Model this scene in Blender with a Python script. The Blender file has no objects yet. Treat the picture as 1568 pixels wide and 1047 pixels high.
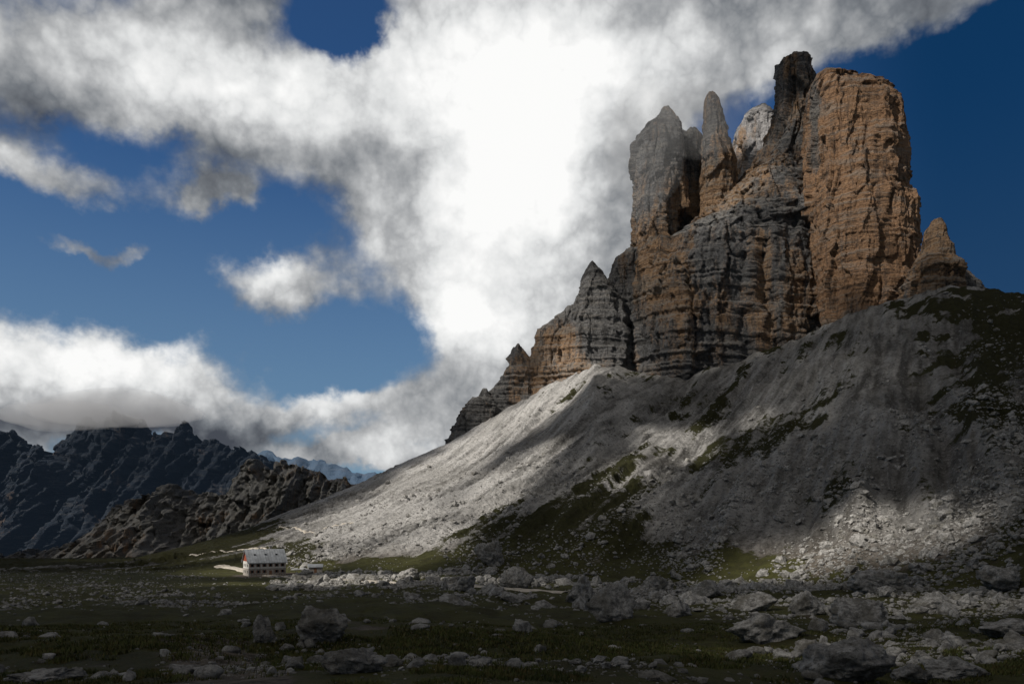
import bpy, math, random
import numpy as np
from mathutils import Vector
random.seed(3); rng=np.random.default_rng(7)
F=1230.0; CX=784.0; HY=800.0
scene=bpy.context.scene
# ---------------------------------------------------------------- noise
_r=np.random.default_rng(11)
PERM=np.concatenate([_r.permutation(256)]*3).astype(np.int32)
G3=_r.normal(size=(256,3)).astype(np.float32); G3/=np.linalg.norm(G3,axis=1)[:,None]
R4=_r.uniform(-1,1,size=(256,7)).astype(np.float32)
def pn3(x,y,z):
    x=np.asarray(x,np.float32);y=np.asarray(y,np.float32);z=np.asarray(z,np.float32)
    x,y,z=np.broadcast_arrays(x,y,z)
    xi=np.floor(x).astype(np.int32);yi=np.floor(y).astype(np.int32);zi=np.floor(z).astype(np.int32)
    xf=x-xi;yf=y-yi;zf=z-zi
    fx=xf*xf*xf*(xf*(xf*6-15)+10);fy=yf*yf*yf*(yf*(yf*6-15)+10);fz=zf*zf*zf*(zf*(zf*6-15)+10)
    def g(a,b,c):
        h=PERM[PERM[PERM[(xi+a)&255]+((yi+b)&255)]+((zi+c)&255)]
        gr=G3[h]
        return gr[...,0]*(xf-a)+gr[...,1]*(yf-b)+gr[...,2]*(zf-c)
    def L(a,b,t): return a+t*(b-a)
    return 1.6*L(L(L(g(0,0,0),g(1,0,0),fx),L(g(0,1,0),g(1,1,0),fx),fy),L(L(g(0,0,1),g(1,0,1),fx),L(g(0,1,1),g(1,1,1),fx),fy),fz)
def pn2(x,y,s=0.0): return pn3(x,y,np.float32(s+.37))
def fbm(x,y,z,o=4,g=.5):
    r=0;a=1
    for i in range(o):
        r=r+a*pn3(x+i*17.3,y+i*9.1,z+i*5.7);x=x*2.03;y=y*2.03;z=z*2.03;a*=g
    return r
def ridged(x,y,z,o=3,g=.5):
    r=0;a=1
    for i in range(o):
        r=r+a*(1-2*np.abs(pn3(x+i*7.3,y+i*19.1,z+i*3.7)));x=x*2.1;y=y*2.1;z=z*2.1;a*=g
    return r
def facet(x,y,z,sl=1.0,cs=(-1,0,1)):
    """planar broken facets: every Voronoi cell carries its own tilted plane"""
    x=np.asarray(x,np.float32);y=np.asarray(y,np.float32);z=np.asarray(z,np.float32)
    x,y,z=np.broadcast_arrays(x,y,z)
    xi=np.floor(x).astype(np.int32);yi=np.floor(y).astype(np.int32);zi=np.floor(z).astype(np.int32)
    xf=x-xi;yf=y-yi;zf=z-zi
    best=np.full(x.shape,9,np.float32);val=np.zeros(x.shape,np.float32)
    for a in(-1,0,1):
        for b in(-1,0,1):
            for c in cs:
                r=R4[PERM[PERM[PERM[(xi+a)&255]+((yi+b)&255)]+((zi+c)&255)]]
                dx=xf-a-.5-.4*r[...,0];dy=yf-b-.5-.4*r[...,1];dz=zf-c-.5-.4*r[...,2]
                d=dx*dx+dy*dy+dz*dz;m=d<best
                best=np.where(m,d,best);val=np.where(m,.5*r[...,3]+sl*(r[...,4]*dx+r[...,5]*dy+.6*r[...,6]*dz),val)
    return val
def sstep(a,b,x):
    t=np.clip((x-a)/(b-a),0,1);return t*t*(3-2*t)
# ---------------------------------------------------------------- mesh helpers
def build(name,verts,faces_flat,nper,mat=None,smooth=True,attrs=None):
    me=bpy.data.meshes.new(name)
    verts=np.ascontiguousarray(verts,dtype=np.float32).reshape(-1,3)
    ff=np.ascontiguousarray(faces_flat,dtype=np.int32).ravel()
    nf=len(ff)//nper
    me.vertices.add(len(verts));me.vertices.foreach_set("co",verts.ravel())
    me.loops.add(len(ff));me.loops.foreach_set("vertex_index",ff)
    me.polygons.add(nf);me.polygons.foreach_set("loop_start",np.arange(0,nf*nper,nper,dtype=np.int32))
    me.polygons.foreach_set("use_smooth",np.full(nf,smooth))
    me.update(calc_edges=True)
    if attrs:
        for k,v in attrs.items():
            a=me.attributes.new(k,'FLOAT','POINT');a.data.foreach_set("value",np.ascontiguousarray(v,dtype=np.float32).ravel())
    ob=bpy.data.objects.new(name,me);scene.collection.objects.link(ob)
    if mat: me.materials.append(mat)
    return ob
def gridfaces(n,m,wrap=False,flip=False):
    i=np.arange(n-1)[:,None]; mm=m if wrap else m-1
    j=np.arange(mm)[None,:]; j2=(j+1)%m
    f=np.stack(np.broadcast_arrays(i*m+j,i*m+j2,(i+1)*m+j2,(i+1)*m+j),-1).reshape(-1,4)
    return f[:,::-1] if flip else f
# ---------------------------------------------------------------- materials
class NT:
    def __init__(s,nt): s.nt=nt
    def n(s,t,**k):
        nd=s.nt.nodes.new(t)
        for a,b in k.items(): setattr(nd,a,b)
        return nd
    def l(s,a,b): s.nt.links.new(a,b)
    def setin(s,sock,v):
        if isinstance(v,bpy.types.NodeSocket): s.l(v,sock)
        else: sock.default_value=v
    def math(s,op,a,b=None,c=None,clamp=False):
        nd=s.n('ShaderNodeMath',operation=op);nd.use_clamp=clamp
        s.setin(nd.inputs[0],a)
        if b is not None:s.setin(nd.inputs[1],b)
        if c is not None:s.setin(nd.inputs[2],c)
        return nd.outputs[0]
    def vm(s,op,a,b=None,out=0,scale=None):
        nd=s.n('ShaderNodeVectorMath',operation=op);s.setin(nd.inputs[0],a)
        if b is not None:s.setin(nd.inputs[1],b)
        if scale is not None:nd.inputs['Scale'].default_value=scale
        return nd.outputs[out]
    def mix(s,f,a,b,mode='MIX'):
        nd=s.n('ShaderNodeMix',data_type='RGBA',blend_type=mode)
        s.setin(nd.inputs[0],f);s.setin(nd.inputs[6],a);s.setin(nd.inputs[7],b);return nd.outputs[2]
    def noise(s,vec,scale,detail=4,rough=.55,dist=0):
        nd=s.n('ShaderNodeTexNoise');s.l(vec,nd.inputs['Vector']);nd.inputs['Scale'].default_value=scale
        nd.inputs['Detail'].default_value=detail;nd.inputs['Roughness'].default_value=rough;nd.inputs['Distortion'].default_value=dist
        return nd.outputs[0]
    def mr(s,v,a,b,c=0.,d=1.,smooth=True):
        nd=s.n('ShaderNodeMapRange',interpolation_type='SMOOTHSTEP' if smooth else 'LINEAR')
        s.setin(nd.inputs[0],v);s.setin(nd.inputs[1],a);s.setin(nd.inputs[2],b);s.setin(nd.inputs[3],c);s.setin(nd.inputs[4],d);return nd.outputs[0]
def c4(r,g,b): return (r,g,b,1.0)
def newmat(name,rough=.9):
    m=bpy.data.materials.new(name);m.use_nodes=True;t=NT(m.node_tree)
    bs=m.node_tree.nodes['Principled BSDF'];bs.inputs['Roughness'].default_value=rough
    bs.inputs['Specular IOR Level'].default_value=.15
    return m,t,bs
def simple(name,col,rough=.8,var=.15,scale=2.):
    m,t,bs=newmat(name,rough);p=t.n('ShaderNodeNewGeometry').outputs['Position']
    n=t.noise(p,scale,4)
    t.l(t.mix(t.mr(n,.3,.7),c4(*[c*(1-var) for c in col]),c4(*[min(1,c*(1+var)) for c in col])),bs.inputs['Base Color'])
    return m
def rockmat(name,ochre=.5,gray=(.20,.19,.18),och=(.40,.255,.15),scale=1.,haze=0,hazecol=(.1,.15,.22),stain=.85,ledge=.6,airglow=0,bump=1.):
    m,t,bs=newmat(name,.95);geo=t.n('ShaderNodeNewGeometry');p=geo.outputs['Position']
    sep=t.n('ShaderNodeSeparateXYZ');t.l(geo.outputs['Normal'],sep.inputs[0])
    pv=t.vm('MULTIPLY',p,(1,1,.13));ph=t.vm('MULTIPLY',p,(.16,.16,1.6))
    big=t.noise(p,.013/scale,3,.5);med=t.noise(pv,.07/scale,5,.65,.4);fine=t.noise(p,.45/scale,6,.75)
    str_=t.noise(pv,.19/scale,5,.75);band=t.noise(ph,.12/scale,4,.8)
    om=t.math('ADD',t.math('MULTIPLY',big,.9),t.math('MULTIPLY',med,.75))
    om=t.math('ADD',om,t.math('MULTIPLY',t.math('SUBTRACT',fine,.5),.35))
    th=1.02-.5*ochre
    om=t.mr(om,th-.09,th+.09)
    g=t.mix(t.mr(fine,.3,.72),c4(*[c*.55 for c in gray]),c4(*[c*1.6 for c in gray]))
    o=t.mix(t.mr(fine,.3,.7),c4(*[c*.62 for c in och]),c4(*[min(1,c*1.3) for c in och]))
    o=t.mix(t.mr(band,.45,.62),o,c4(och[0]*1.0,och[1]*1.12,och[2]*1.3))
    col=t.mix(om,g,o)
    col=t.mix(t.mr(band,.53,.60,0,.42),col,c4(.36,.33,.29))
    col=t.mix(t.mr(str_,.51,.64,0,stain),col,c4(.07,.068,.066))
    col=t.mix(t.mr(band,.38,.44,.6,0),col,c4(.06,.056,.052))
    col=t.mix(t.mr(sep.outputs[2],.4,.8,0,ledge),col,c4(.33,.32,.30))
    if haze: col=t.mix(haze,col,c4(*hazecol))  # distance haze painted into the base colour
    if airglow:
        bs.inputs['Emission Color'].default_value=c4(*hazecol);bs.inputs['Emission Strength'].default_value=airglow  # airlight over distance, put in as a glow of the rock
    t.l(col,bs.inputs['Base Color'])
    bh=t.math('ADD',t.math('MULTIPLY',band,1.3),t.math('ADD',t.math('MULTIPLY',t.noise(pv,.22/scale,6,.75),1.4),t.math('MULTIPLY',fine,1.2)))
    bp=t.n('ShaderNodeBump');bp.inputs['Strength'].default_value=bump;bp.inputs['Distance'].default_value=3.6*scale
    t.l(bh,bp.inputs['Height']);t.l(bp.outputs[0],bs.inputs['Normal'])
    return m
# ---------------------------------------------------------------- terrain function
def tab(*p): a=np.array(p,float);return (a[:,0]-CX)/F,a[:,1]
cu,cpy=tab((-1200,870),(0,856),(200,854),(290,836),(370,812),(430,787),(480,768),(560,737),(620,708),(680,684),(740,650),(800,614),(860,582),(910,553),(960,568),(1050,574),(1150,547),(1250,510),(1300,484),(1400,454),(1480,438),(1568,446),(2000,430),(3000,420))
yu,yt=tab((-1200,480),(0,480),(200,480),(290,480),(370,520),(480,600),(560,650),(680,700),(800,715),(910,710),(960,700),(1050,690),(1150,670),(1250,640),(1300,622),(1400,592),(1480,570),(1568,540),(2000,460),(3000,400))
fu,fyd=tab((-1200,300),(370,315),(480,312),(560,300),(680,290),(800,285),(910,280),(1050,260),(1250,225),(1400,195),(1568,165),(2000,140),(3000,130))
gu,gpy=tab((-1200,885),(0,880),(370,876),(480,874),(680,874),(910,885),(1050,890),(1250,897),(1400,903),(1568,905),(3000,910))
st=np.array([0,.067,.133,.267,.5,.75,1.]);sv=np.array([0,.14,.28,.5,.76,.91,1.])
HUT=np.array([(405-CX)/F*302,302.0]);HUTZ=-19.6
POND=np.array([(592-CX)/F*175,175.0]);PZ=float((HY-921)/F*175)
def terrain(X,Y,full=False):
    X=np.asarray(X,float);Y=np.asarray(Y,float);Ys=np.maximum(Y,.5)
    u=X/Ys
    Yt=np.interp(u,yu,yt);vt=(HY-np.interp(u,cu,cpy))/F;Yf=np.interp(u,fu,fyd);vf=(HY-np.interp(u,gu,gpy))/F
    Zt=vt*Yt;Zf=vf*Yf
    t=Y/Yf
    near=-1.7+(Zf+1.7)*np.interp(t,st,sv)
    s=np.clip((Y-Yf)/(Yt-Yf),0,1)
    sl=Zf+(Zt-Zf)*(.25*s*s+.75*s)
    d=np.maximum(Y-Yt,0)
    lf=1-sstep(.12,.16,u)
    d2=d*d/(d+25)
    bl=np.maximum(Zt-.55*d2,-230-40*np.clip(d/3000,0,1))
    br=np.where(d<260,Zt+.03*d,np.maximum(Zt+8-.6*(d-260),-230))
    back=bl*lf+br*(1-lf)
    Z=np.where(Y<Yf,near,np.where(Y<Yt,sl,back))
    q=.9*X-.45*Y;p=.45*X+.9*Y
    w=4*pn2(X/110,Y/110,3)+1.*pn2(X/22,Y/22,33)
    slope=sstep(0,.18,s)*(1-.5*sstep(.85,1,s))
    steep=np.clip((Zt-Zf)/150,.15,1)
    gul=ridged((q+w)/42,p/240,np.float32(.5),3)
    gul2=ridged((q+w)/12,p/130,np.float32(4.5),3)
    brk=np.clip(1.4*pn3(X/50,Y/50,np.float32(7.7))+.0,0,1)
    Z=Z+slope*steep*(6.2*(gul-.6)+2.2*(gul2-.5))
    Z=Z+slope*.55*fbm(X/6,Y/6,np.float32(2.1),5,.65)
    Z=Z+slope*brk*(2.2*facet(X/9,Y/9,np.float32(.45),1.,(0,))+1.4*facet(X/3.6,Y/3.6,np.float32(.45),1.,(0,)))
    Z=Z+slope*.45*facet(X/2.2,Y/2.2,np.float32(.45),1.,(0,))
    mead=1-sstep(0,.2,s)
    amp=np.clip(Y/40,.12,1)*(1-.55*sstep(190,260,Y))
    Z=Z+mead*amp*(1.3*fbm(X/34,Y/34,np.float32(6.1),3)+.4*fbm(X/6,Y/6,np.float32(8.1),4)*np.clip(Y/25,.4,1))
    farm=sstep(500,1500,Y)
    Z=Z+farm*20*fbm(X/300,Y/300,np.float32(1.7),4)*np.where(d>300,1,0)
    dh=np.hypot(X-HUT[0],(Y-HUT[1]));k=1-sstep(14,34,dh);Z=Z*(1-k)+HUTZ*k
    dp=np.hypot((X-POND[0])/1.0,(Y-POND[1])/1.5);k=1-sstep(2,12,dp);Z=Z*(1-k)+(PZ-.35*(1-sstep(0,6,dp)))*k
    if full: return Z,dict(u=u,s=s,q=q+w,p=p,d=d,gul=gul,gul2=gul2,t=t,brk=brk)
    return Z
def hit(px,py):
    u=(px-CX)/F;v=(HY-py)/F
    Y=np.linspace(3,1000,5000);Z=terrain(u*Y,Y)
    ok=np.where(Z/Y>=v)[0]
    i=int(np.argmax(Z/Y)) if len(ok)==0 else ok[0]
    return np.array([u*Y[i],Y[i],Z[i]])
rows=np.concatenate([np.geomspace(.8,40,170,endpoint=False),np.geomspace(40,200,230,endpoint=False),np.linspace(200,730,560,endpoint=False),np.linspace(730,1100,40,endpoint=False),np.geomspace(1100,30000,60)])
us=np.concatenate([np.linspace(-2.4,-.8,60,endpoint=False),np.linspace(-.8,.8,1250,endpoint=False),np.linspace(.8,2.4,61)])
U,YY=np.meshgrid(us,rows);XX=U*YY
ZZ,I=terrain(XX,YY,True)
px=CX+F*U;s=I['s'];py_=HY-F*ZZ/YY
n1=fbm(XX/22,YY/22,np.float32(3.3),4);n2=fbm(XX/7,YY/7,np.float32(13.3),3);n3=fbm(I['q']/13,I['p']/90,np.float32(5.5),4);n4=fbm(I['q']/30,I['p']/110,np.float32(15.5),3)
onslope=sstep(.02,.16,s)
gm=.95+.42*n1+.35*n2
gs=-.05+.62*n3+.45*n4+.3*n1+.2*n2+.95*sstep(1340,1540,px+100*n1)*sstep(.02,.4,s)+.85*np.exp(-((px-820)/150)**2)*(1-sstep(.06,.32,s))
gs=gs+1.1*(1-sstep(430,560,px+s*100))
gs=gs+.4*np.exp(-((px-1100)/170)**2-((s-.45)/.28)**2)+.35*np.exp(-((px-1270)/110)**2-((s-.8)/.18)**2)
gs=gs-.5*np.exp(-((px-700)/170)**2)*sstep(.25,.5,s)-.45*np.exp(-((px-600)/90)**2)
grass=gm*(1-onslope)+gs*onslope
grass=grass-.9*np.exp(-((px-1290)/170)**2-((py_-845)/38)**2)
grass=np.clip(grass,0,1)
grass=np.where(I['d']>200,.4,grass)
gr=np.exp(-((px-(330+(py_-1000)*.7))/75)**2)*sstep(960,985,py_)
grass=np.clip(grass-1.2*gr*(1+.5*n2),0,1)
n5=fbm(I['q']/3.2,I['p']/30,np.float32(9.5),3)
tone=np.clip(.55+.5*n3+.38*n5+.15*(I['gul']-.5)+.2*n2-.25*I['brk']+.35*np.exp(-((px-700)/200)**2),0,1)  # raised around the sunlit band, adding to its brightness in the colour
dh=np.hypot(XX-HUT[0]-6,(YY-HUT[1]+4)/1.3)
grass=grass*sstep(8,24,dh+6*n2)
m,t,bs=newmat('ground_mat',.95);geo=t.n('ShaderNodeNewGeometry');p=geo.outputs['Position']
ag=t.n('ShaderNodeAttribute',attribute_name='grass').outputs['Fac'];at=t.n('ShaderNodeAttribute',attribute_name='tone').outputs['Fac'];asl=t.n('ShaderNodeAttribute',attribute_name='slope').outputs['Fac']
f1=t.noise(p,.55,7,.85);f2=t.noise(p,.2,6,.7);f3=t.noise(p,6.,4,.6)
gcol=t.mix(t.mr(f2,.3,.7),c4(.026,.031,.010),c4(.074,.082,.022))
gcol=t.mix(t.mr(f3,.35,.7,0,.6),gcol,c4(.082,.060,.026))
gcol=t.mix(t.mr(f1,.53,.64,0,.65),gcol,c4(.018,.018,.010))
gcol=t.mix(t.math('MULTIPLY',asl,.5),gcol,c4(.038,.038,.019))
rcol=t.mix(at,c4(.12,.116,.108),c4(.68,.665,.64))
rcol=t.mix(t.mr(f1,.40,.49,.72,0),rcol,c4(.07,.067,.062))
rcol=t.mix(t.mr(f1,.54,.61,0,.6),rcol,c4(.68,.67,.65))
rcol=t.mix(t.mr(p_x:=t.noise(p,.012,2,.5),.5,.62,0,.25),rcol,c4(.2,.19,.17))
rlow=t.mix(t.mr(f1,.35,.65),c4(.035,.028,.020),c4(.22,.19,.155))
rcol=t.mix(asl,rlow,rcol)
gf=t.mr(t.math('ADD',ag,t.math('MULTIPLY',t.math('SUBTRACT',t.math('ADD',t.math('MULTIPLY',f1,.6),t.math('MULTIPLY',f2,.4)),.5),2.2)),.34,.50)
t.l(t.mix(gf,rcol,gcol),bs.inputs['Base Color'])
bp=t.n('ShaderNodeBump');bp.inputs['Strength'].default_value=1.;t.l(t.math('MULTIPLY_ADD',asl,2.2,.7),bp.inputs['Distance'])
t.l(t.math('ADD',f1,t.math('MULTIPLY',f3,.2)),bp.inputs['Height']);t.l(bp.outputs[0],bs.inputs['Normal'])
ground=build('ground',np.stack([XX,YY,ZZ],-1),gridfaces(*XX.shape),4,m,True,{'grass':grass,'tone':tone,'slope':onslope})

# ---------------------------------------------------------------- towers
def loft(name,prof,Y0,b,mat,nexp=2.6,nth=420,nz=320,amp=1.,zext=60,topjag=1.,strata=1.):
    pr=np.array(sorted(prof,key=lambda r:r[0]),float)
    wpx=(pr[:,2]-pr[:,1]);bp=b*np.clip(wpx/wpx.max(),0,1)**.6
    zt=(HY-pr[:,0])/F*(Y0-.7*bp);xl=(pr[:,1]-CX)/F*(Y0+.25*bp*np.sign(pr[:,1]-CX));xr=(pr[:,2]-CX)/F*(Y0-.5*bp*np.sign(pr[:,2]-CX))
    for i in range(1,len(zt)): zt[i]=min(zt[i],zt[i-1]-.5)
    zmin=zt[-1]-zext
    zs=np.linspace(zt[0],zmin,nz)
    L=np.interp(-zs,-zt,xl);R=np.interp(-zs,-zt,xr)
    a=np.maximum((R-L)/2,.5);xc=(R+L)/2;amax=a.max()
    bb=b*np.clip((a/amax),0,1)**.6
    th=np.linspace(0,2*np.pi,nth,endpoint=False);th=th+.35*np.cos(th)
    c=np.cos(th);s_=np.sin(th)
    cx=np.sign(c)*np.abs(c)**(2/nexp);sy=np.sign(s_)*np.abs(s_)**(2/nexp)
    X=xc[:,None]+a[:,None]*cx[None];Y=Y0+bb[:,None]*sy[None];Z=np.repeat(zs[:,None],nth,1)
    nx=c[None]*np.ones_like(Z);ny=s_[None]*np.ones_like(Z)
    sc=np.clip(a/16,.14,1)[:,None]*amp
    wx=X+4*pn3(X/30,Y/30,Z/30)+1.2*pn3(X/8,Y/8,Z/8);wy=Y+4*pn3(X/30+9,Y/30,Z/30)
    bs_=min(1.,amax/30)
    d=9.*bs_*facet(wx/36,wy/36,Z/150,1.)+4.2*facet(wx/14,wy/14,Z/52,1.)+1.9*facet(wx/5.5,wy/5.5,Z/15,1.)
    d=d+.9*facet(wx/3,wy/3,Z/3.4,.8)
    crack=np.abs(pn3(wx/17,wy/17,Z/140));d=d-3.2*np.exp(-(crack/.05)**2)*sstep(-.1,.4,pn3(X/40,Y/40,Z/60))
    d=d+1.2*fbm(X/12,Y/12,Z/12,3,.6)
    sz=Z+3.*pn3(X/70,Y/70,Z/90)+.05*X
    low=(1-sstep(90,270,Z))*.65+.35
    bnd=pn3(sz/7,np.float32(.2)+X/300,Y/300)+.7*pn3(sz/2.8,np.float32(5.2)+X/90,Y/90)
    d=d+strata*low*1.7*np.tanh(4*bnd)
    d=d*sc
    X=X+nx*d;Y=Y+ny*d
    top=sstep(zt[0]-14,zt[0],zs)[:,None]
    Z=Z+topjag*top*(3*pn3(X/6,Y/6,np.float32(1.3))+1.5*pn3(X/2.5,Y/2.5,np.float32(2.3)))+.5*strata*pn3(X/5,Y/5,Z/5)
    V=np.stack([X,Y,Z],-1);caps=[];cen=V[0].mean(0)
    for k in (.3,.6,.85,1.0):
        r=V[0]*(1-k)+cen*k;r=r.copy();r[:,2]+=np.sin(k*1.5)*1.*min(1,amax/12)+.8*pn3(r[:,0]/4,r[:,1]/4,np.float32(.7))
        if k==1.0:r[:]=r.mean(0)
        caps.append(r)
    V=np.concatenate([np.array(caps[::-1]),V],0)
    return build(name,V,gridfaces(V.shape[0],nth,True),4,mat,True)
mWall=rockmat('rock_wall_mat',.32,gray=(.165,.165,.166));mOr=rockmat('ochre_face_mat',.72,och=(.44,.262,.15),stain=.6);mT=rockmat('tower_mat',.46,gray=(.165,.165,.166))
mL=rockmat('buttress_mat',.16,gray=(.21,.206,.202));mPale=rockmat('pale_mat',.2,gray=(.40,.39,.39),stain=.3)
loft('rock_peak',[(86,1196,1238),(89,1192,1243),(108,1190,1250),(140,1188,1254),(170,1184,1262),(205,1174,1270),(240,1152,1278),(262,1128,1280),(285,1098,1282),(312,1068,1285),(335,1030,1287),(360,990,1288),(400,974,1289),(480,964,1292),(560,958,1300)],745,75,mWall,3.2,760,540,1.0,topjag=.6)
loft('rock_pillar',[(110,1249,1266),(116,1245,1306),(123,1242,1344),(134,1240,1366),(150,1238,1382),(200,1238,1386),(280,1238,1390),(305,1237,1403),(360,1238,1408),(440,1246,1418),(500,1255,1428)],672,44,mOr,3.6,700,500,.7,strata=.7,topjag=.5)
loft('rock_tower',[(166,1012,1026),(176,1004,1034),(188,984,1040),(210,975,1042),(300,970,1048),(400,968,1052),(560,962,1060)],742,30,mT,3,440,440,.8,topjag=.6)
loft('rock_saddle',[(198,1040,1066),(206,1034,1080),(300,1030,1085),(480,1020,1100)],765,26,mWall,2.6,260,240,.7)
loft('rock_spire',[(143,1078,1096),(150,1077,1101),(190,1074,1114),(240,1070,1125),(300,1066,1130),(420,1060,1140)],738,26,mT,2.8,360,380,.75,topjag=.5)
loft('pale_peak',[(160,1160,1172),(168,1140,1184),(185,1128,1195),(240,1110,1220),(400,1090,1240)],960,40,mPale,2.4,240,240,.8)
loft('rock_pinnacle',[(335,1428,1440),(346,1421,1447),(368,1417,1452),(374,1416,1460),(395,1410,1462),(402,1406,1474),(425,1400,1480),(450,1395,1496),(480,1390,1512)],600,24,mT,2.6,340,260,.95,topjag=.4,strata=1.4)
loft('low_buttress',[(402,1470,1476),(412,1462,1482),(432,1450,1505),(452,1430,1525),(470,1400,1560)],598,16,mL,2.2,260,120,.6,zext=30)
loft('rock_dome',[(402,904,912),(415,894,926),(440,888,936),(460,878,950),(520,860,965),(580,850,985)],735,34,mL,2.6,340,260,.75)
loft('rock_shoulder',[(378,962,985),(392,940,990),(430,930,995),(560,915,1000)],752,28,mL,2.8,280,240,.75)
loft('rock_rib',[(470,868,880),(484,846,900),(500,824,905),(530,818,910),(600,790,915),(640,770,920)],742,28,mL,2.6,320,220,.75)
loft('rock_tooth',[(530,790,798),(545,780,808),(570,764,826),(600,742,840),(640,715,850),(690,690,860)],738,24,mL,2.4,280,200,.75)
loft('rock_toe',[(596,738,746),(612,722,760),(636,702,780),(660,688,790),(690,672,800)],728,20,mL,2.2,240,140,.7)

# ---------------------------------------------------------------- mountain ridges
def ridge(name,sil,Y0,w,zb,mat,nx=700,nt=220,A=1.,jag=1.,pw=1.1):
    s_=np.array(sil,float);X=np.linspace((s_[0,0]-CX)/F*Y0,(s_[-1,0]-CX)/F*Y0,nx)
    S=np.interp(X,(s_[:,0]-CX)/F*Y0,(HY-s_[:,1])/F*Y0)
    k=Y0/1000
    S=S+jag*k*(9*(ridged(X/(34*k),np.float32(.3),np.float32(Y0*.013),3,.6)-.8)+4*(ridged(X/(9*k),np.float32(.7),np.float32(2.2),2)-.6)+4*facet(X/(7*k),X*0+.5,np.float32(.5),2.,(0,)))
    t_=np.linspace(0,2,nt)[:,None];tt=1-np.abs(1-t_)
    Xg=np.repeat(X[None],nt,0);H_=(S-zb)[None];Z=zb+H_*tt**pw*np.ones_like(Xg);Y=Y0-w*(1-t_)*(1+0*Xg)
    wx=Xg+20*k*pn3(Xg/(90*k),Z/(90*k),np.float32(.4))
    rib=ridged(wx/(70*k),np.float32(1.1),Z/(400*k),3,.5)
    fade=np.clip((1-tt)*2.5,0,1)*.85+.15
    Y=Y-A*k*60*(rib-.5)*fade-A*k*26*facet(wx/(26*k),Y*0+.4,Z/(90*k),1.2)-A*k*13*facet(wx/(9*k),Y*0+.8,Z/(26*k),1.2)-A*k*6*facet(wx/(4*k),Y*0+.8,Z/(8*k),1.2)
    Y=Y+A*k*6*fbm(Xg/(10*k),Z/(10*k),np.float32(.3),3)
    return build(name,np.stack([Xg,Y,Z],-1),gridfaces(nt,nx),4,mat,True)
mMid=rockmat('mid_rock_mat',.12,gray=(.19,.187,.175),scale=.9,haze=.1,hazecol=(.07,.085,.05),stain=.7,bump=1.)
mDark=rockmat('dark_mountain_mat',0,gray=(.03,.036,.045),scale=1.8,haze=.8,hazecol=(.009,.0145,.023),ledge=.02,airglow=.55,bump=.7)  # albedo darkened in place of cloud shade; haze and airlight put in
mFar=rockmat('far_mountain_mat',0,gray=(.10,.13,.17),scale=6,haze=.85,hazecol=(.040,.065,.10),ledge=.1,airglow=.6,bump=.5)
ridge('rocky_hill',[(-500,840),(-60,850),(60,846),(120,830),(150,815),(168,775),(200,768),(255,748),(275,742),(300,760),(345,758),(365,738),(368,712),(395,706),(420,716),(430,706),(470,718),(540,738),(600,748),(760,760)],1300,330,-210,mMid,1100,360,1.,.5)
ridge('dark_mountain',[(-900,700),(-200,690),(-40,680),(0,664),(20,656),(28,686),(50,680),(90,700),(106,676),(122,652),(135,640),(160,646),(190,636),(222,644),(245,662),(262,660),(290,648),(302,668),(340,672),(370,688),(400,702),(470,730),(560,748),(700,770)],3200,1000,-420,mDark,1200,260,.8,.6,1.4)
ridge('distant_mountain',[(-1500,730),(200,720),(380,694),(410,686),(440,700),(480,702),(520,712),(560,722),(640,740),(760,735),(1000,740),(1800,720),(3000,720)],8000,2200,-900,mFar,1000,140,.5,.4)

# ---------------------------------------------------------------- paths (polyline on the ground)
def polyline(pts):
    P=np.array([hit(a,b) for a,b in pts]);L=np.concatenate([[0],np.cumsum(np.hypot(*np.diff(P[:,:2],axis=0).T))])
    s_=np.linspace(0,L[-1],int(L[-1]*1.2)+4);x=np.interp(s_,L,P[:,0]);y=np.interp(s_,L,P[:,1])
    for _ in range(20):
        x[1:-1]=(x[:-2]+2*x[1:-1]+x[2:])/4;y[1:-1]=(y[:-2]+2*y[1:-1]+y[2:])/4
    return x+.8*pn2(s_/15,s_*0,1),y,s_
PATHS=[(polyline([(450,882),(520,888),(600,892),(700,896),(790,902),(870,907)]),7.),(polyline([(340,866),(370,872),(420,882),(450,882)]),6),(polyline([(425,845),(395,838),(340,842),(290,850)]),2.0),(polyline([(430,806),(460,810),(500,808),(540,800)]),2.0)]
def nearpath(X,Y):
    d=np.full(X.shape,99.)
    for (x,y,_),w in PATHS[:2]:
        for i in range(0,len(x),2): d=np.minimum(d,np.hypot(X-x[i],(Y-y[i]+2)/1.6)-w/2)
    return d
# ---------------------------------------------------------------- rocks
def ico(sub):
    import bmesh
    bm=bmesh.new();bmesh.ops.create_icosphere(bm,subdivisions=sub,radius=1)
    v=np.array([x.co[:] for x in bm.verts]);f=np.array([[q.index for q in x.verts] for x in bm.faces]);bm.free()
    v/=np.linalg.norm(v,axis=1)[:,None];return v,f
def rockshape(sub,seed,nz=.06,planes=11):
    r=np.random.default_rng(seed);v,f=ico(sub)
    n=r.normal(size=(planes,3));n/=np.linalg.norm(n,axis=1)[:,None];c=r.uniform(.5,.95,planes)
    dt=v@n.T;rad=np.where(dt>.05,c/np.maximum(dt,.05),9).min(1);rad=np.minimum(rad,1.25)
    o=seed*3.1
    rad=rad*(1+nz*2*fbm(v[:,0]*2+o,v[:,1]*2,v[:,2]*2,3)+nz*.8*ridged(v[:,0]*5+o,v[:,1]*5,v[:,2]*5,2))
    return v*rad[:,None],f
mRock,t,bs=newmat('boulder_mat',.9);p=t.n('ShaderNodeNewGeometry').outputs['Position']
a=t.noise(p,1.3,6,.75);b_=t.noise(p,7,5,.7);cc=t.noise(p,.3,3,.5)
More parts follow.
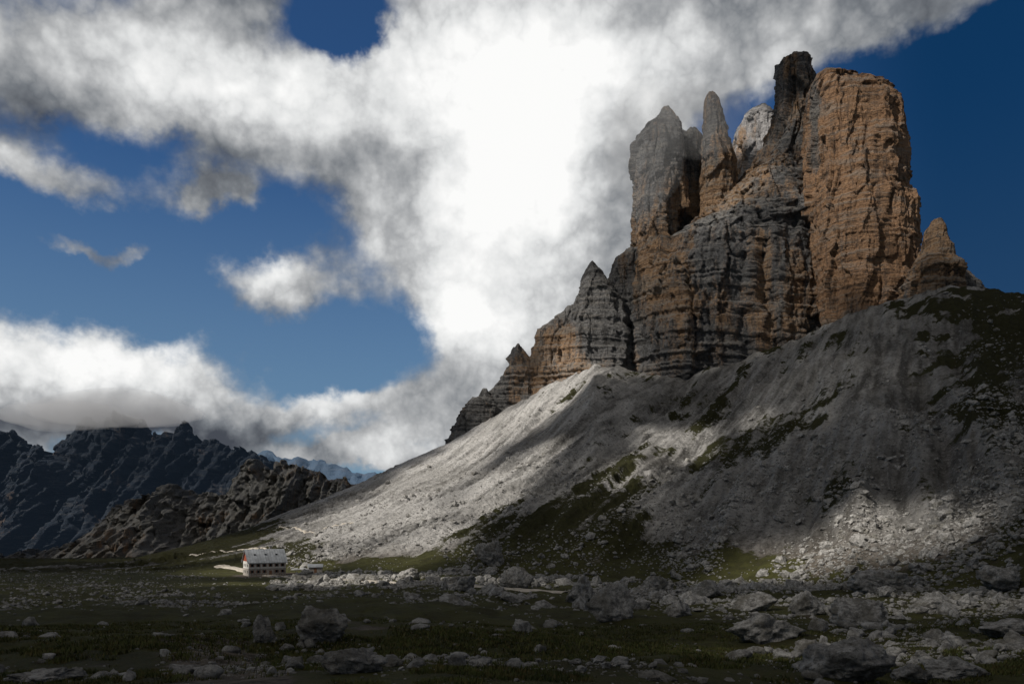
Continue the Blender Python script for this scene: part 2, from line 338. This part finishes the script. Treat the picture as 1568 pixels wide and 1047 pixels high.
col=t.mix(t.mr(a,.35,.65),c4(.14,.136,.127),c4(.45,.44,.42));col=t.mix(t.mr(b_,.52,.64,0,.65),col,c4(.09,.09,.08));col=t.mix(t.mr(cc,.5,.66,0,.6),col,c4(.10,.092,.07))
t.l(col,bs.inputs['Base Color']);bp=t.n('ShaderNodeBump');bp.inputs['Strength'].default_value=1.;bp.inputs['Distance'].default_value=.3
t.l(t.math('ADD',a,t.math('MULTIPLY',b_,.6)),bp.inputs['Height']);t.l(bp.outputs[0],bs.inputs['Normal'])
def scatter(name,X,Y,size,sub,nshape=10,flat=True,sink=.25,seed=0):
    r=np.random.default_rng(seed+50);Z=terrain(X,Y);V=[];Fc=[];off=0
    ids=r.integers(0,nshape,len(X))
    for k in range(nshape):
        v,f=rockshape(sub,seed*20+k+1);idx=np.where(ids==k)[0];n=len(idx)
        if n==0:continue
        ang=r.uniform(0,2*np.pi,n);tl=r.uniform(-.5,.5,n)
        sx=size[idx]*r.uniform(.75,1.3,n);sy=size[idx]*r.uniform(.7,1.2,n);sz=size[idx]*r.uniform(.45,.85,n)
        P=v[None]*np.stack([sx,sy,sz],-1)[:,None]
        ct,st_=np.cos(tl)[:,None],np.sin(tl)[:,None];x=P[...,0]*ct-P[...,2]*st_;z=P[...,0]*st_+P[...,2]*ct;y=P[...,1]
        ca,sa=np.cos(ang)[:,None],np.sin(ang)[:,None]
        P=np.stack([x*ca-y*sa+X[idx][:,None],x*sa+y*ca+Y[idx][:,None],z+(Z[idx]+sz*(.5-sink))[:,None]],-1)
        V.append(P.reshape(-1,3));Fc.append((f[None]+(np.arange(n)*len(v))[:,None,None]+off).reshape(-1,3));off+=n*len(v)
    return build(name,np.concatenate(V),np.concatenate(Fc),3,mRock,not flat)
def samp(n,ymin,ymax,umin,umax,dens,power=1.,seed=1):
    r=np.random.default_rng(seed);N=n*8
    Y=ymin*(ymax/ymin)**(r.uniform(0,1,N)**power);u=r.uniform(umin,umax,N);X=u*Y
    keep=(r.uniform(0,1,N)<dens(X,Y,u))&(np.hypot((X-POND[0]),(Y-POND[1])/1.5)>7);X=X[keep][:n];Y=Y[keep][:n];return X,Y,r
d1=lambda X,Y,u:np.clip(-.10+.9*pn2(X/16,Y/16,5)+.6*pn2(X/5,Y/5,6)+.40*sstep(.0,.5,u),.025,1)
X,Y,r=samp(8500,9,170,-.75,.75,d1,.75,1)
sz=.065*(1-r.uniform(0,1,len(X)))**(-.52);sz=np.minimum(sz,.62)*np.clip(Y/50,.5,1.5)
big=sz>.3
scatter('meadow_rocks',X[~big],Y[~big],sz[~big],1,12,True,.2,1)
scatter('meadow_rocks.001',X[big],Y[big],sz[big],3,12,False,.2,4)
d2_=lambda X,Y,u:np.clip(-.08+.8*pn2(X/22,Y/22,7)+.5*pn2(X/7,Y/7,17)+.5*sstep(-.1,.3,u)+.45*(1-sstep(-.5,-.2,u)),.02,1)
X,Y,r=samp(11000,120,340,-.75,.75,d2_,1.,2)
sz=.24*(1-r.uniform(0,1,len(X)))**(-.5);sz=np.minimum(sz,2.3)*np.where(X/Y<-.1,.7,1);sz=np.where(X/Y<-.1,np.minimum(sz,.8),sz)
k=(np.hypot(X-HUT[0],Y-HUT[1])>22)&(nearpath(X,Y)>sz*1.3);X,Y,sz=X[k],Y[k],sz[k]
scatter('talus_boulders',X,Y,sz,1,14,True,.2,2)
def d3(X,Y,u):
    Yf=np.interp(u,fu,fyd);Yt=np.interp(u,yu,yt);s=(Y-Yf)/(Yt-Yf)
    return np.where(s>1,0,np.clip((.25+.7*pn2((.9*X-.45*Y)/16,(.45*X+.9*Y)/60,8))*(1.15-s),.0,1))
X,Y,r=samp(19000,190,700,-.3,.75,d3,1.,3)
sz=.34*(1-r.uniform(0,1,len(X)))**(-.4);sz=np.minimum(sz,2.4)
k=np.hypot(X-HUT[0],Y-HUT[1])>22
scatter('scree_boulders',X[k],Y[k],sz[k],1,14,True,.25,3)
BL=[(1310,1046,125,60),(1165,985,110,45),(1335,955,85,42),(545,1030,80,42),(495,985,66,55),(405,985,32,36),(55,1046,90,20),(1480,1040,110,26),(1405,1046,50,24),(942,950,60,46),(893,925,52,44),(750,865,42,34),(1085,915,50,26),(790,900,40,26),(1370,905,90,30),(1545,905,80,32),(1245,942,44,36),(1545,975,70,26),(1040,945,36,24),(710,905,36,22),(1165,935,60,22),(1440,935,60,24),(620,890,34,20),(1000,905,36,26),(800,968,26,18),(1235,1000,36,20)]
for i,(bx,by,w,h) in enumerate(BL):
    P=hit(bx,by);sc=P[1]/F
    v,f=rockshape(5,200+i,.08,9);a_=w*sc/2*.95;hh=h*sc
    v=v*(1+.10*facet(v[:,0]*2.2+i,v[:,1]*2.2,v[:,2]*2.2,1.)+.035*facet(v[:,0]*6+i,v[:,1]*6,v[:,2]*6,1.))[:,None]
    q=np.stack([v[:,0]*a_,v[:,1]*a_*.8,v[:,2]*hh*.62],-1)
    q+=np.array([P[0],P[1]+a_*.5,P[2]+hh*.36])
    build('boulder' if i==0 else 'boulder.%03d'%i,q,f,3,mRock,True)
# ---------------------------------------------------------------- grass tufts
N=110000;r=np.random.default_rng(77)
Y=8*(90/8)**(r.uniform(0,1,N)**.8);u=r.uniform(-.72,.72,N);X=u*Y
k=(fbm(X/22,Y/22,np.float32(3.3),4)*.5+.85+.35*fbm(X/7,Y/7,np.float32(13.3),3)+.5*fbm(X/2,Y/2,np.float32(1.3),2))>.75
ppx=CX+F*u;k&=~((np.abs(ppx-350)<60)&(Y<48)&(r.uniform(0,1,N)<.85));X,Y=X[k],Y[k];Z=terrain(X,Y);n=len(X)
Vs=[]
for b in range(5):
    an=r.uniform(0,2*np.pi,n);h=r.uniform(.05,.16,n)*np.clip(Y/24,.8,1.6);w=.010*np.clip(Y/12,1,5);le=r.uniform(.2,1.1,n)*h
    ox=r.normal(0,.08,n)*np.clip(Y/20,1,3);oy=r.normal(0,.08,n)*np.clip(Y/20,1,3)
    bx=X+ox;by=Y+oy;dx=np.cos(an);dy=np.sin(an)
    Vs.append(np.stack([np.stack([bx-dy*w,by+dx*w,Z-.03],-1),np.stack([bx+dy*w,by-dx*w,Z-.03],-1),np.stack([bx+dx*le,by+dy*le,Z+h],-1)],1))
V=np.concatenate(Vs).reshape(-1,3)
mG,t,bs=newmat('grass_mat',.8);p=t.n('ShaderNodeNewGeometry').outputs['Position']
gc=t.mix(t.mr(t.noise(p,.5,4),.35,.65),c4(.034,.046,.013),c4(.085,.098,.028));gc=t.mix(t.mr(t.noise(p,3.,3),.45,.65,0,.7),gc,c4(.12,.085,.035))
t.l(gc,bs.inputs['Base Color'])
build('grass',V,np.arange(len(V)),3,mG,False)
# ---------------------------------------------------------------- path + pond meshes
mP=simple('path_mat',(.44,.40,.34),.95,.25,.9)
for i,((x,y,s_),w) in enumerate(PATHS):
    dx=np.gradient(x);dy=np.gradient(y);l=np.hypot(dx,dy);nx,ny=-dy/l,dx/l
    o=np.linspace(-1,1,7)[None]*w/2*(1+.35*pn2(s_/7,s_*0,4))[:,None]
    X=x[:,None]+nx[:,None]*o;Y=y[:,None]+ny[:,None]*o;Z=terrain(X,Y);Z=Z*.5+.5*Z.mean(1,keepdims=True)+.34-.34*(np.linspace(-1,1,7)[None]**4)
    build('hiking_path' if i==0 else 'hiking_path.%03d'%i,np.stack([X,Y,Z],-1),gridfaces(*X.shape),4,mP,True)
mW,t,bs=newmat('water_mat',.06);bs.inputs['Base Color'].default_value=c4(.02,.03,.035);bs.inputs['Specular IOR Level'].default_value=.6
th=np.linspace(0,2*np.pi,64,endpoint=False);rr=4.6*(1+.2*np.sin(2*th+1)+.12*np.sin(5*th))
ring=np.stack([POND[0]+rr*np.cos(th),POND[1]+1.6*rr*np.sin(th),np.full(64,PZ-.12)],-1)
V=np.concatenate([[[POND[0],POND[1],PZ-.12]],ring]);fc=[[0,i+1,(i+1)%64+1] for i in range(64)]
build('pond',V,np.array(fc),3,mW,True)
# ---------------------------------------------------------------- hut
def prism(name,pts,par,mat):
    V,Fs=pts;me=bpy.data.meshes.new(name);me.from_pydata([tuple(v) for v in V],[],Fs);me.update();me.materials.append(mat)
    o=bpy.data.objects.new(name,me);scene.collection.objects.link(o);o.parent=par;return o
def box(name,x0,x1,y0,y1,z0,z1,par,mat):
    V=[(x,y,z) for z in (z0,z1) for y in (y0,y1) for x in (x0,x1)]
    return prism(name,(V,[(0,2,3,1),(4,5,7,6),(0,1,5,4),(2,6,7,3),(0,4,6,2),(1,3,7,5)]),par,mat)
def empty(name,loc,rz=0,sc=1.):
    e=bpy.data.objects.new(name,None);scene.collection.objects.link(e);e.location=loc;e.rotation_euler=(0,0,rz);e.scale=(sc,sc,sc);return e
wWhite=simple('plaster_mat',(.66,.64,.60),.8,.12,1.2);wStone=simple('stone_wall_mat',(.38,.35,.31),.9,.35,2.5);mRoof=simple('metal_roof_mat',(.34,.36,.38),.5,.2,.6)
mRed=simple('red_panel_mat',(.34,.09,.05),.6,.1,2);mShut=simple('shutter_mat',(.20,.10,.06),.6,.1,2);mWood=simple('wood_mat',(.22,.12,.07),.7,.2,2);mGl=simple('glass_mat',(.02,.025,.03),.15,.1,2);mTent=simple('canvas_mat',(.78,.77,.74),.8,.05,2)
HS=.9
hut=empty('mountain_hut',(HUT[0],HUT[1],HUTZ),math.radians(31),HS)
W,D=7.6,5.0;z1,z2,zr=3.0,5.9,10.6
box('ground_floor_wall',-W,W,-D,D,-1.5,z1,hut,wStone)
box('upper_floor_wall',-W+.05,W-.05,-D+.05,D-.05,z1,z2,hut,wWhite)
for nm,x,mt in (('gable_left',-W+.05,mRed),('gable_right',W-.05-.25,mWood)):
    prism(nm,([(x,-D+.05,z2),(x,D-.05,z2),(x,0,zr-.3),(x+.25,-D+.05,z2),(x+.25,D-.05,z2),(x+.25,0,zr-.3)],[(0,2,1),(3,4,5),(0,3,5,2),(1,2,5,4),(0,1,4,3)]),hut,mt)
ov=.8;dz=(zr-z2)/D
for nm,sg in (('roof_front',-1),('roof_back',1)):
    y0=sg*(D+ov);zz=z2-ov*dz
    prism(nm,([(-W-.6,y0,zz),(W+.6,y0,zz),(W+.6,0,zr),(-W-.6,0,zr),(-W-.6,y0,zz+.22),(W+.6,y0,zz+.22),(W+.6,0,zr+.22),(-W-.6,0,zr+.22)],[(0,1,2,3),(7,6,5,4),(0,4,5,1),(1,5,6,2),(3,2,6,7),(0,3,7,4)]),hut,mRoof)
for i in range(16):
    x=-W-.5+i*(2*W+1)/15;y0=-(D+ov);zz=z2-ov*dz
    prism('roof_seam_%d'%i,([(x-.05,y0,zz+.23),(x+.05,y0,zz+.23),(x+.05,-.05,zr+.2),(x-.05,-.05,zr+.2),(x-.05,y0,zz+.34),(x+.05,y0,zz+.34),(x+.05,-.05,zr+.31),(x-.05,-.05,zr+.31)],[(0,1,2,3),(7,6,5,4),(0,4,5,1),(1,5,6,2),(3,2,6,7),(0,3,7,4)]),hut,mRoof)
k=0
for fl,zc in ((0,1.2),(1,3.7)):
    for i in range(6):
        x=-6.2+i*2.48
        if fl==0 and i==3:
            box('door',x-.55,x+.55,-D-.06,-D+.1,0,2.1,hut,mWood);continue
        box('window_%d'%k,x-.42,x+.42,-D-.05,-D+.1,zc,zc+1.15,hut,mGl)
        for sg in(-1,1):box('shutter_%d_%d'%(k,sg),x+sg*.62-.16,x+sg*.62+.16,-D-.09,-D+.06,zc-.03,zc+1.18,hut,mShut)
        k+=1
for i in range(3):
    for fl,zc in((0,1.1),(1,3.7)):
        y=-3+i*3;box('end_window_%d_%d'%(i,fl),-W-.05,-W+.1,y-.4,y+.4,zc,zc+1.1,hut,mGl)
for i in range(3):
    x=-4.6+i*4.4;yb=-2.6;zb=z2+(D+yb)*dz
    box('skylight_%d'%i,x-.4,x+.4,yb-.1,yb+.5,zb+.1,zb+.75,hut,mGl)
box('chimney',2.2,3.1,.6,1.5,zr-1.6,zr+1.3,hut,wStone);box('chimney_cap',2.05,3.25,.45,1.65,zr+1.3,zr+1.5,hut,mRoof)
box('terrace',-W,W+4,-D-4.2,-D-.1,-1.5,-.1,hut,wStone)
for i in range(10):box('railing_post_%d'%i,-W+.1+i*2,-W+.2+i*2,-D-4.15,-D-4.05,-.1,.9,hut,mWood)
box('railing_rail',-W,W+4,-D-4.16,-D-4.04,.9,1.0,hut,mWood)
def umbrella(name,x,y):
    c,s_=math.cos(math.radians(31)),math.sin(math.radians(31));e=empty(name,(HUT[0]+x*c-y*s_,HUT[1]+x*s_+y*c,HUTZ))
    n=8;V=[(0,0,2.7)]+[(1.7*math.cos(6.283*i/n),1.7*math.sin(6.283*i/n),2.1) for i in range(n)]+[(1.7*math.cos(6.283*i/n),1.7*math.sin(6.283*i/n),1.9) for i in range(n)]
    prism('canopy',(V,[(0,i+1,(i+1)%n+1) for i in range(n)]+[(i+1,i+1+n,(i+1)%n+1+n,(i+1)%n+1) for i in range(n)]),e,mTent);box('pole',-.04,.04,-.04,.04,-.3,2.7,e,mWood);box('base',-.35,.35,-.35,.35,-.2,.05,e,wStone)
for i,(x,y) in enumerate([(9.8,-6.2),(13.5,-3.5),(13.2,-7.5)]):umbrella('parasol',x,y)
shed=empty('storage_shed',(HUT[0]+17,HUT[1]+9,HUTZ+.3),math.radians(12))
box('walls',-2.6,2.6,-1.8,1.8,-1.5,2.2,shed,wStone);prism('roof',([(-2.9,-2.2,2.2),(2.9,-2.2,2.2),(2.9,2.2,2.2),(-2.9,2.2,2.2),(-2.9,0,3.4),(2.9,0,3.4)],[(0,3,2,1),(0,1,5,4),(2,3,4,5),(0,4,3),(1,2,5)]),shed,mRoof);box('door',-.5,.5,-1.86,-1.7,0,1.9,shed,mWood)
# ---------------------------------------------------------------- sun + added out-of-view cloud sheet, gaps shaped for the sunlit patches
SD=Vector((-.62,-.42,.66)).normalized()
sun=bpy.data.lights.new('sun','SUN');sun.energy=5;sun.angle=math.radians(.5);sun.color=(1,.94,.86)
so=bpy.data.objects.new('sun',sun);scene.collection.objects.link(so);so.rotation_euler=SD.to_track_quat('Z','Y').to_euler();so.location=(-300,-200,900)
H=900.
gx=np.arange(-2900,1100,9.);gy=np.arange(-1500,1240,9.);GX,GY=np.meshgrid(gx,gy)
BT=.04
T=np.full(GX.shape,BT)
SDn=np.array(SD)
def lit(P,r,v,ell=1.,ang=0.):
    global T
    P=np.array(P);k=(H-P[2])/SDn[2];c=P+SDn*k
    dx=GX-c[0];dy=GY-c[1];ca,sa=math.cos(ang),math.sin(ang);a=(dx*ca+dy*sa)/ell;b=-dx*sa+dy*ca
    a=a+.35*r*pn2(GX/35,GY/35,2);b=b+.35*r*pn2(GX/35,GY/35,12)
    g=1-sstep(.6,1.3,np.sqrt(a*a+b*b)/r)
    T=np.maximum(T,BT+(v-BT)*g)
fall=math.atan2(.9,.45)
for a,b,r_,v,e,an in [(410,870,30,1,1,0),(470,855,34,1,1,0),(540,805,56,1,2.0,.9),(620,750,56,1.,2.2,.9),(700,700,52,1.,2.6,1.),(790,650,44,1.,2.6,1.),(870,585,38,1,2,1.),
    (640,835,24,1,2.5,1.2),(760,745,26,1,3,1.2),(830,700,16,1,3,fall),(1040,680,24,1,2.8,fall),(970,720,16,1,3,fall),(1150,640,12,.7,3,fall),(1290,815,26,1,1.5,.3),(1420,812,18,.7,1.4,0),(1190,860,16,.7,1.6,0),(380,830,50,.5,2,0),(560,888,22,.9,2.5,0),(1300,930,34,.28,1,0),(1300,1010,12,.32,1,0),(930,740,34,.2,3,fall),(1250,600,60,.13,2,fall),(200,900,60,.11,2,0)]:
    lit(hit(a,b),r_,v,e,an)
def W3(px_,py_,Y_): return ((px_-CX)/F*Y_,Y_,(HY-py_)/F*Y_)
lit(W3(1320,230,640),75,.66);lit(W3(1330,380,640),60,.52);lit(W3(1215,130,690),40,.45);lit(W3(1150,400,690),90,.42,1.4,0);lit(W3(1010,300,720),75,.5);lit(W3(1100,200,720),50,.45);lit(W3(1040,500,700),70,.3);lit(W3(900,500,720),60,.6);lit(W3(780,600,725),50,.45);lit(W3(1440,380,600),30,.4);lit(W3(1160,200,940),40,1)
lit((-480,1150,60),170,.3,2,.3)
mC=bpy.data.materials.new('cloud_mat');mC.use_nodes=True;t=NT(mC.node_tree);nt=mC.node_tree;nt.nodes.clear()
out=t.n('ShaderNodeOutputMaterial');tr=t.n('ShaderNodeBsdfTransparent');tl=t.n('ShaderNodeBsdfTranslucent');tl.inputs[0].default_value=c4(.17,.168,.165)
mx=t.n('ShaderNodeMixShader');at=t.n('ShaderNodeAttribute',attribute_name='trans');t.l(at.outputs['Fac'],mx.inputs[0]);t.l(tl.outputs[0],mx.inputs[1]);t.l(tr.outputs[0],mx.inputs[2]);t.l(mx.outputs[0],out.inputs[0])
def mist(name,c,rad,dens,seed,nz=.10):
    v,f=ico(4);o=seed*7.7
    v=v*(1+nz*fbm(v[:,0]*1.2+o,v[:,1]*1.2,v[:,2]*1.2,2))[:,None]
    m=bpy.data.materials.new(name+'_mat');m.use_nodes=True;t=NT(m.node_tree);m.node_tree.nodes.clear()
    out=t.n('ShaderNodeOutputMaterial');vs=t.n('ShaderNodeVolumeScatter');vs.inputs['Color'].default_value=c4(.99,.99,.99);vs.inputs['Density'].default_value=dens
    t.l(vs.outputs[0],out.inputs['Volume'])
    return build(name,v*np.array(rad)+np.array(c),f,3,m,True)
mist('mist',W3(985,225,690),(34,30,62),.0042,1)
mist('mist.001',W3(1075,180,700),(46,26,34),.0042,2)
# cloud cap resting on the dark mountain
mist('mist.002',W3(180,628,3000),(300,260,62),.0030,3,.2)
mist('mist.003',W3(100,636,2900),(240,200,50),.0025,4,.2)
lit(W3(985,225,690),70,.85);lit(W3(1075,175,690),50,.8)
GZ=H+12*pn2(GX/120,GY/120,3)
build('cloud',np.stack([GX,GY,GZ],-1),gridfaces(*GX.shape),4,mC,True,{'trans':T})  # sheet kept out of view, added to hold back sun around chosen spots
# ---------------------------------------------------------------- world
w=bpy.data.worlds.new('World');scene.world=w;w.use_nodes=True;t=NT(w.node_tree);w.node_tree.nodes.clear()
try:
    w.cycles.sampling_method='MANUAL';w.cycles.sample_map_resolution=512
except Exception as ex: print(ex)
out=t.n('ShaderNodeOutputWorld');bg=t.n('ShaderNodeBackground');t.l(bg.outputs[0],out.inputs[0])
sky=t.n('ShaderNodeTexSky',sky_type='NISHITA');sky.sun_disc=False;sky.sun_elevation=math.asin(SD.z);sky.sun_rotation=math.atan2(SD.x,SD.y);sky.altitude=2300;sky.air_density=1;sky.dust_density=.3;sky.ozone_density=2
tc=t.n('ShaderNodeTexCoord').outputs['Generated'];sp=t.n('ShaderNodeSeparateXYZ');t.l(tc,sp.inputs[0])
az=t.math('ARCTAN2',sp.outputs[0],sp.outputs[1])
hyp=t.math('SQRT',t.math('ADD',t.math('MULTIPLY',sp.outputs[0],sp.outputs[0]),t.math('MULTIPLY',sp.outputs[1],sp.outputs[1])))
el=t.math('DIVIDE',sp.outputs[2],t.math('MAXIMUM',hyp,.02))
cb=t.n('ShaderNodeCombineXYZ');t.l(az,cb.inputs[0]);t.l(el,cb.inputs[1]);base=cb.outputs[0]
def ncol(scale,det,rough=.5,vec=None):
    nd=t.n('ShaderNodeTexNoise');t.l(vec or tc,nd.inputs['Vector']);nd.inputs['Scale'].default_value=scale;nd.inputs['Detail'].default_value=det;nd.inputs['Roughness'].default_value=rough;return nd
wv=t.vm('SUBTRACT',ncol(6.5,6,.6).outputs['Color'],(.5,.5,.5));wv=t.vm('MULTIPLY',wv,(.18,.15,0))
co=t.vm('ADD',base,wv)
def blobs(lst,coord):
    acc=None
    for (bx,by,rx,ry,wt) in lst:
        A=math.atan((bx-CX)/F);E=(HY-by)/F*math.cos(A)
        v=t.vm('SUBTRACT',coord,(A,E,0));v=t.vm('MULTIPLY',v,(F/rx,F/ry,0));d=t.vm('DOT_PRODUCT',v,v,1)
        e=t.math('EXPONENT',t.math('MULTIPLY',d,-1.))
        acc=t.math('MULTIPLY',e,wt) if acc is None else t.math('MULTIPLY_ADD',e,wt,acc)
    return acc
cov=blobs([(120,90,290,120,1.1),(420,180,190,85,1.),(340,-10,160,60,.7),(660,170,170,120,1.),(660,320,130,110,.9),(830,280,200,300,1.5),(720,450,110,80,1.),(790,560,110,70,.9),(900,40,300,120,1.1),(1130,40,250,90,1.3),(1360,5,190,55,.9),(960,300,90,200,.9),
  (50,262,100,34,.9),(540,36,75,50,-1.6),(405,440,95,45,1.2),(100,585,240,75,1.5),(330,640,120,36,.8),(530,620,120,28,.8),(670,640,110,40,.8),(490,690,120,24,.6),(620,700,130,26,.7),(142,392,48,18,1.),(325,300,46,30,1.),(540,690,60,20,.4),(200,205,80,45,-.6),(230,440,170,70,-.5),(560,540,90,60,-.35),(1440,250,150,300,-.6),(20,640,120,40,.6)],co)
fine=ncol(9,9,.62,t.vm('MULTIPLY',tc,(1,1,1.5))).outputs[0]
bil=t.math('ABSOLUTE',t.math('SUBTRACT',ncol(15,4,.55).outputs[0],.5))
den=t.math('ADD',cov,t.math('MULTIPLY',t.math('SUBTRACT',fine,.5),1.2))
den=t.math('ADD',den,t.math('MULTIPLY',t.math('SUBTRACT',bil,.08),.9))
back=t.mr(sp.outputs[1],.15,-.2,0,1)
den=t.math('ADD',den,t.math('MULTIPLY',back,t.mr(ncol(2.2,5).outputs[0],.3,.5,0,1.)))
alpha=t.mr(den,.2,.9)
br=blobs([(850,120,190,260,.72),(640,120,160,90,.5),(740,400,170,170,.58),(400,160,150,70,.5),(130,60,200,70,.4),(110,550,220,50,.8),(410,425,80,35,.45),(700,500,90,60,.3),(660,640,110,40,.25),(500,610,110,25,.3),(60,255,90,30,.25),
   (1120,60,150,70,.15),(1340,20,200,80,.12),(190,650,220,20,-.35),(945,330,50,140,-.22),(560,240,110,40,-.15),(620,690,200,30,.15),(240,225,200,30,-.12)],t.vm('ADD',base,t.vm('MULTIPLY',wv,(.7,.7,0))))
br=t.math('ADD',br,t.math('MULTIPLY',t.math('SUBTRACT',ncol(7,8,.6).outputs[0],.5),1.35))
br=t.math('ADD',br,t.math('MULTIPLY',t.math('SUBTRACT',bil,.08),1.3))
br=t.math('ADD',br,.28)
br=t.math('SUBTRACT',br,t.math('MULTIPLY',back,.14))
ramp=t.n('ShaderNodeValToRGB');t.l(br,ramp.inputs[0]);e=ramp.color_ramp.elements
e[0].position=0;e[0].color=c4(.06,.068,.085);e[1].position=1.;e[1].color=c4(.97,.97,.96)
for ps,cl in((.25,(.18,.195,.215)),(.5,(.42,.43,.44)),(.75,(.75,.76,.76))):
    q=ramp.color_ramp.elements.new(ps);q.color=c4(*cl)
skc=t.mix(1.,sky.outputs[0],c4(.40,.72,1.0),'MULTIPLY')
hz=t.mr(el,.0,.5,1,0)
skc=t.mix(t.math('MULTIPLY',hz,.72),skc,c4(2.1,3.3,4.3))
skc=t.mix(t.mr(az,.22,.50,0,.85),skc,c4(.01,.36,1.15))
skl=t.vm('SCALE',skc,scale=.075)
fin=t.mix(alpha,skl,ramp.outputs[0])
ST=.1
fin=t.vm('SCALE',fin,scale=1/ST)
t.l(fin,bg.inputs[0]);bg.inputs[1].default_value=ST
# ---------------------------------------------------------------- camera
cam=bpy.data.cameras.new('camera');cam.sensor_width=36;cam.lens=36*F/1568;cam.shift_y=(HY-523.5)/1568;cam.clip_start=.1;cam.clip_end=60000
co_=bpy.data.objects.new('camera',cam);scene.collection.objects.link(co_);co_.location=(0,0,0);co_.rotation_euler=(math.radians(90),0,0);scene.camera=co_
scene.view_settings.view_transform='Standard';scene.view_settings.look='None';scene.view_settings.exposure=0
print('done')
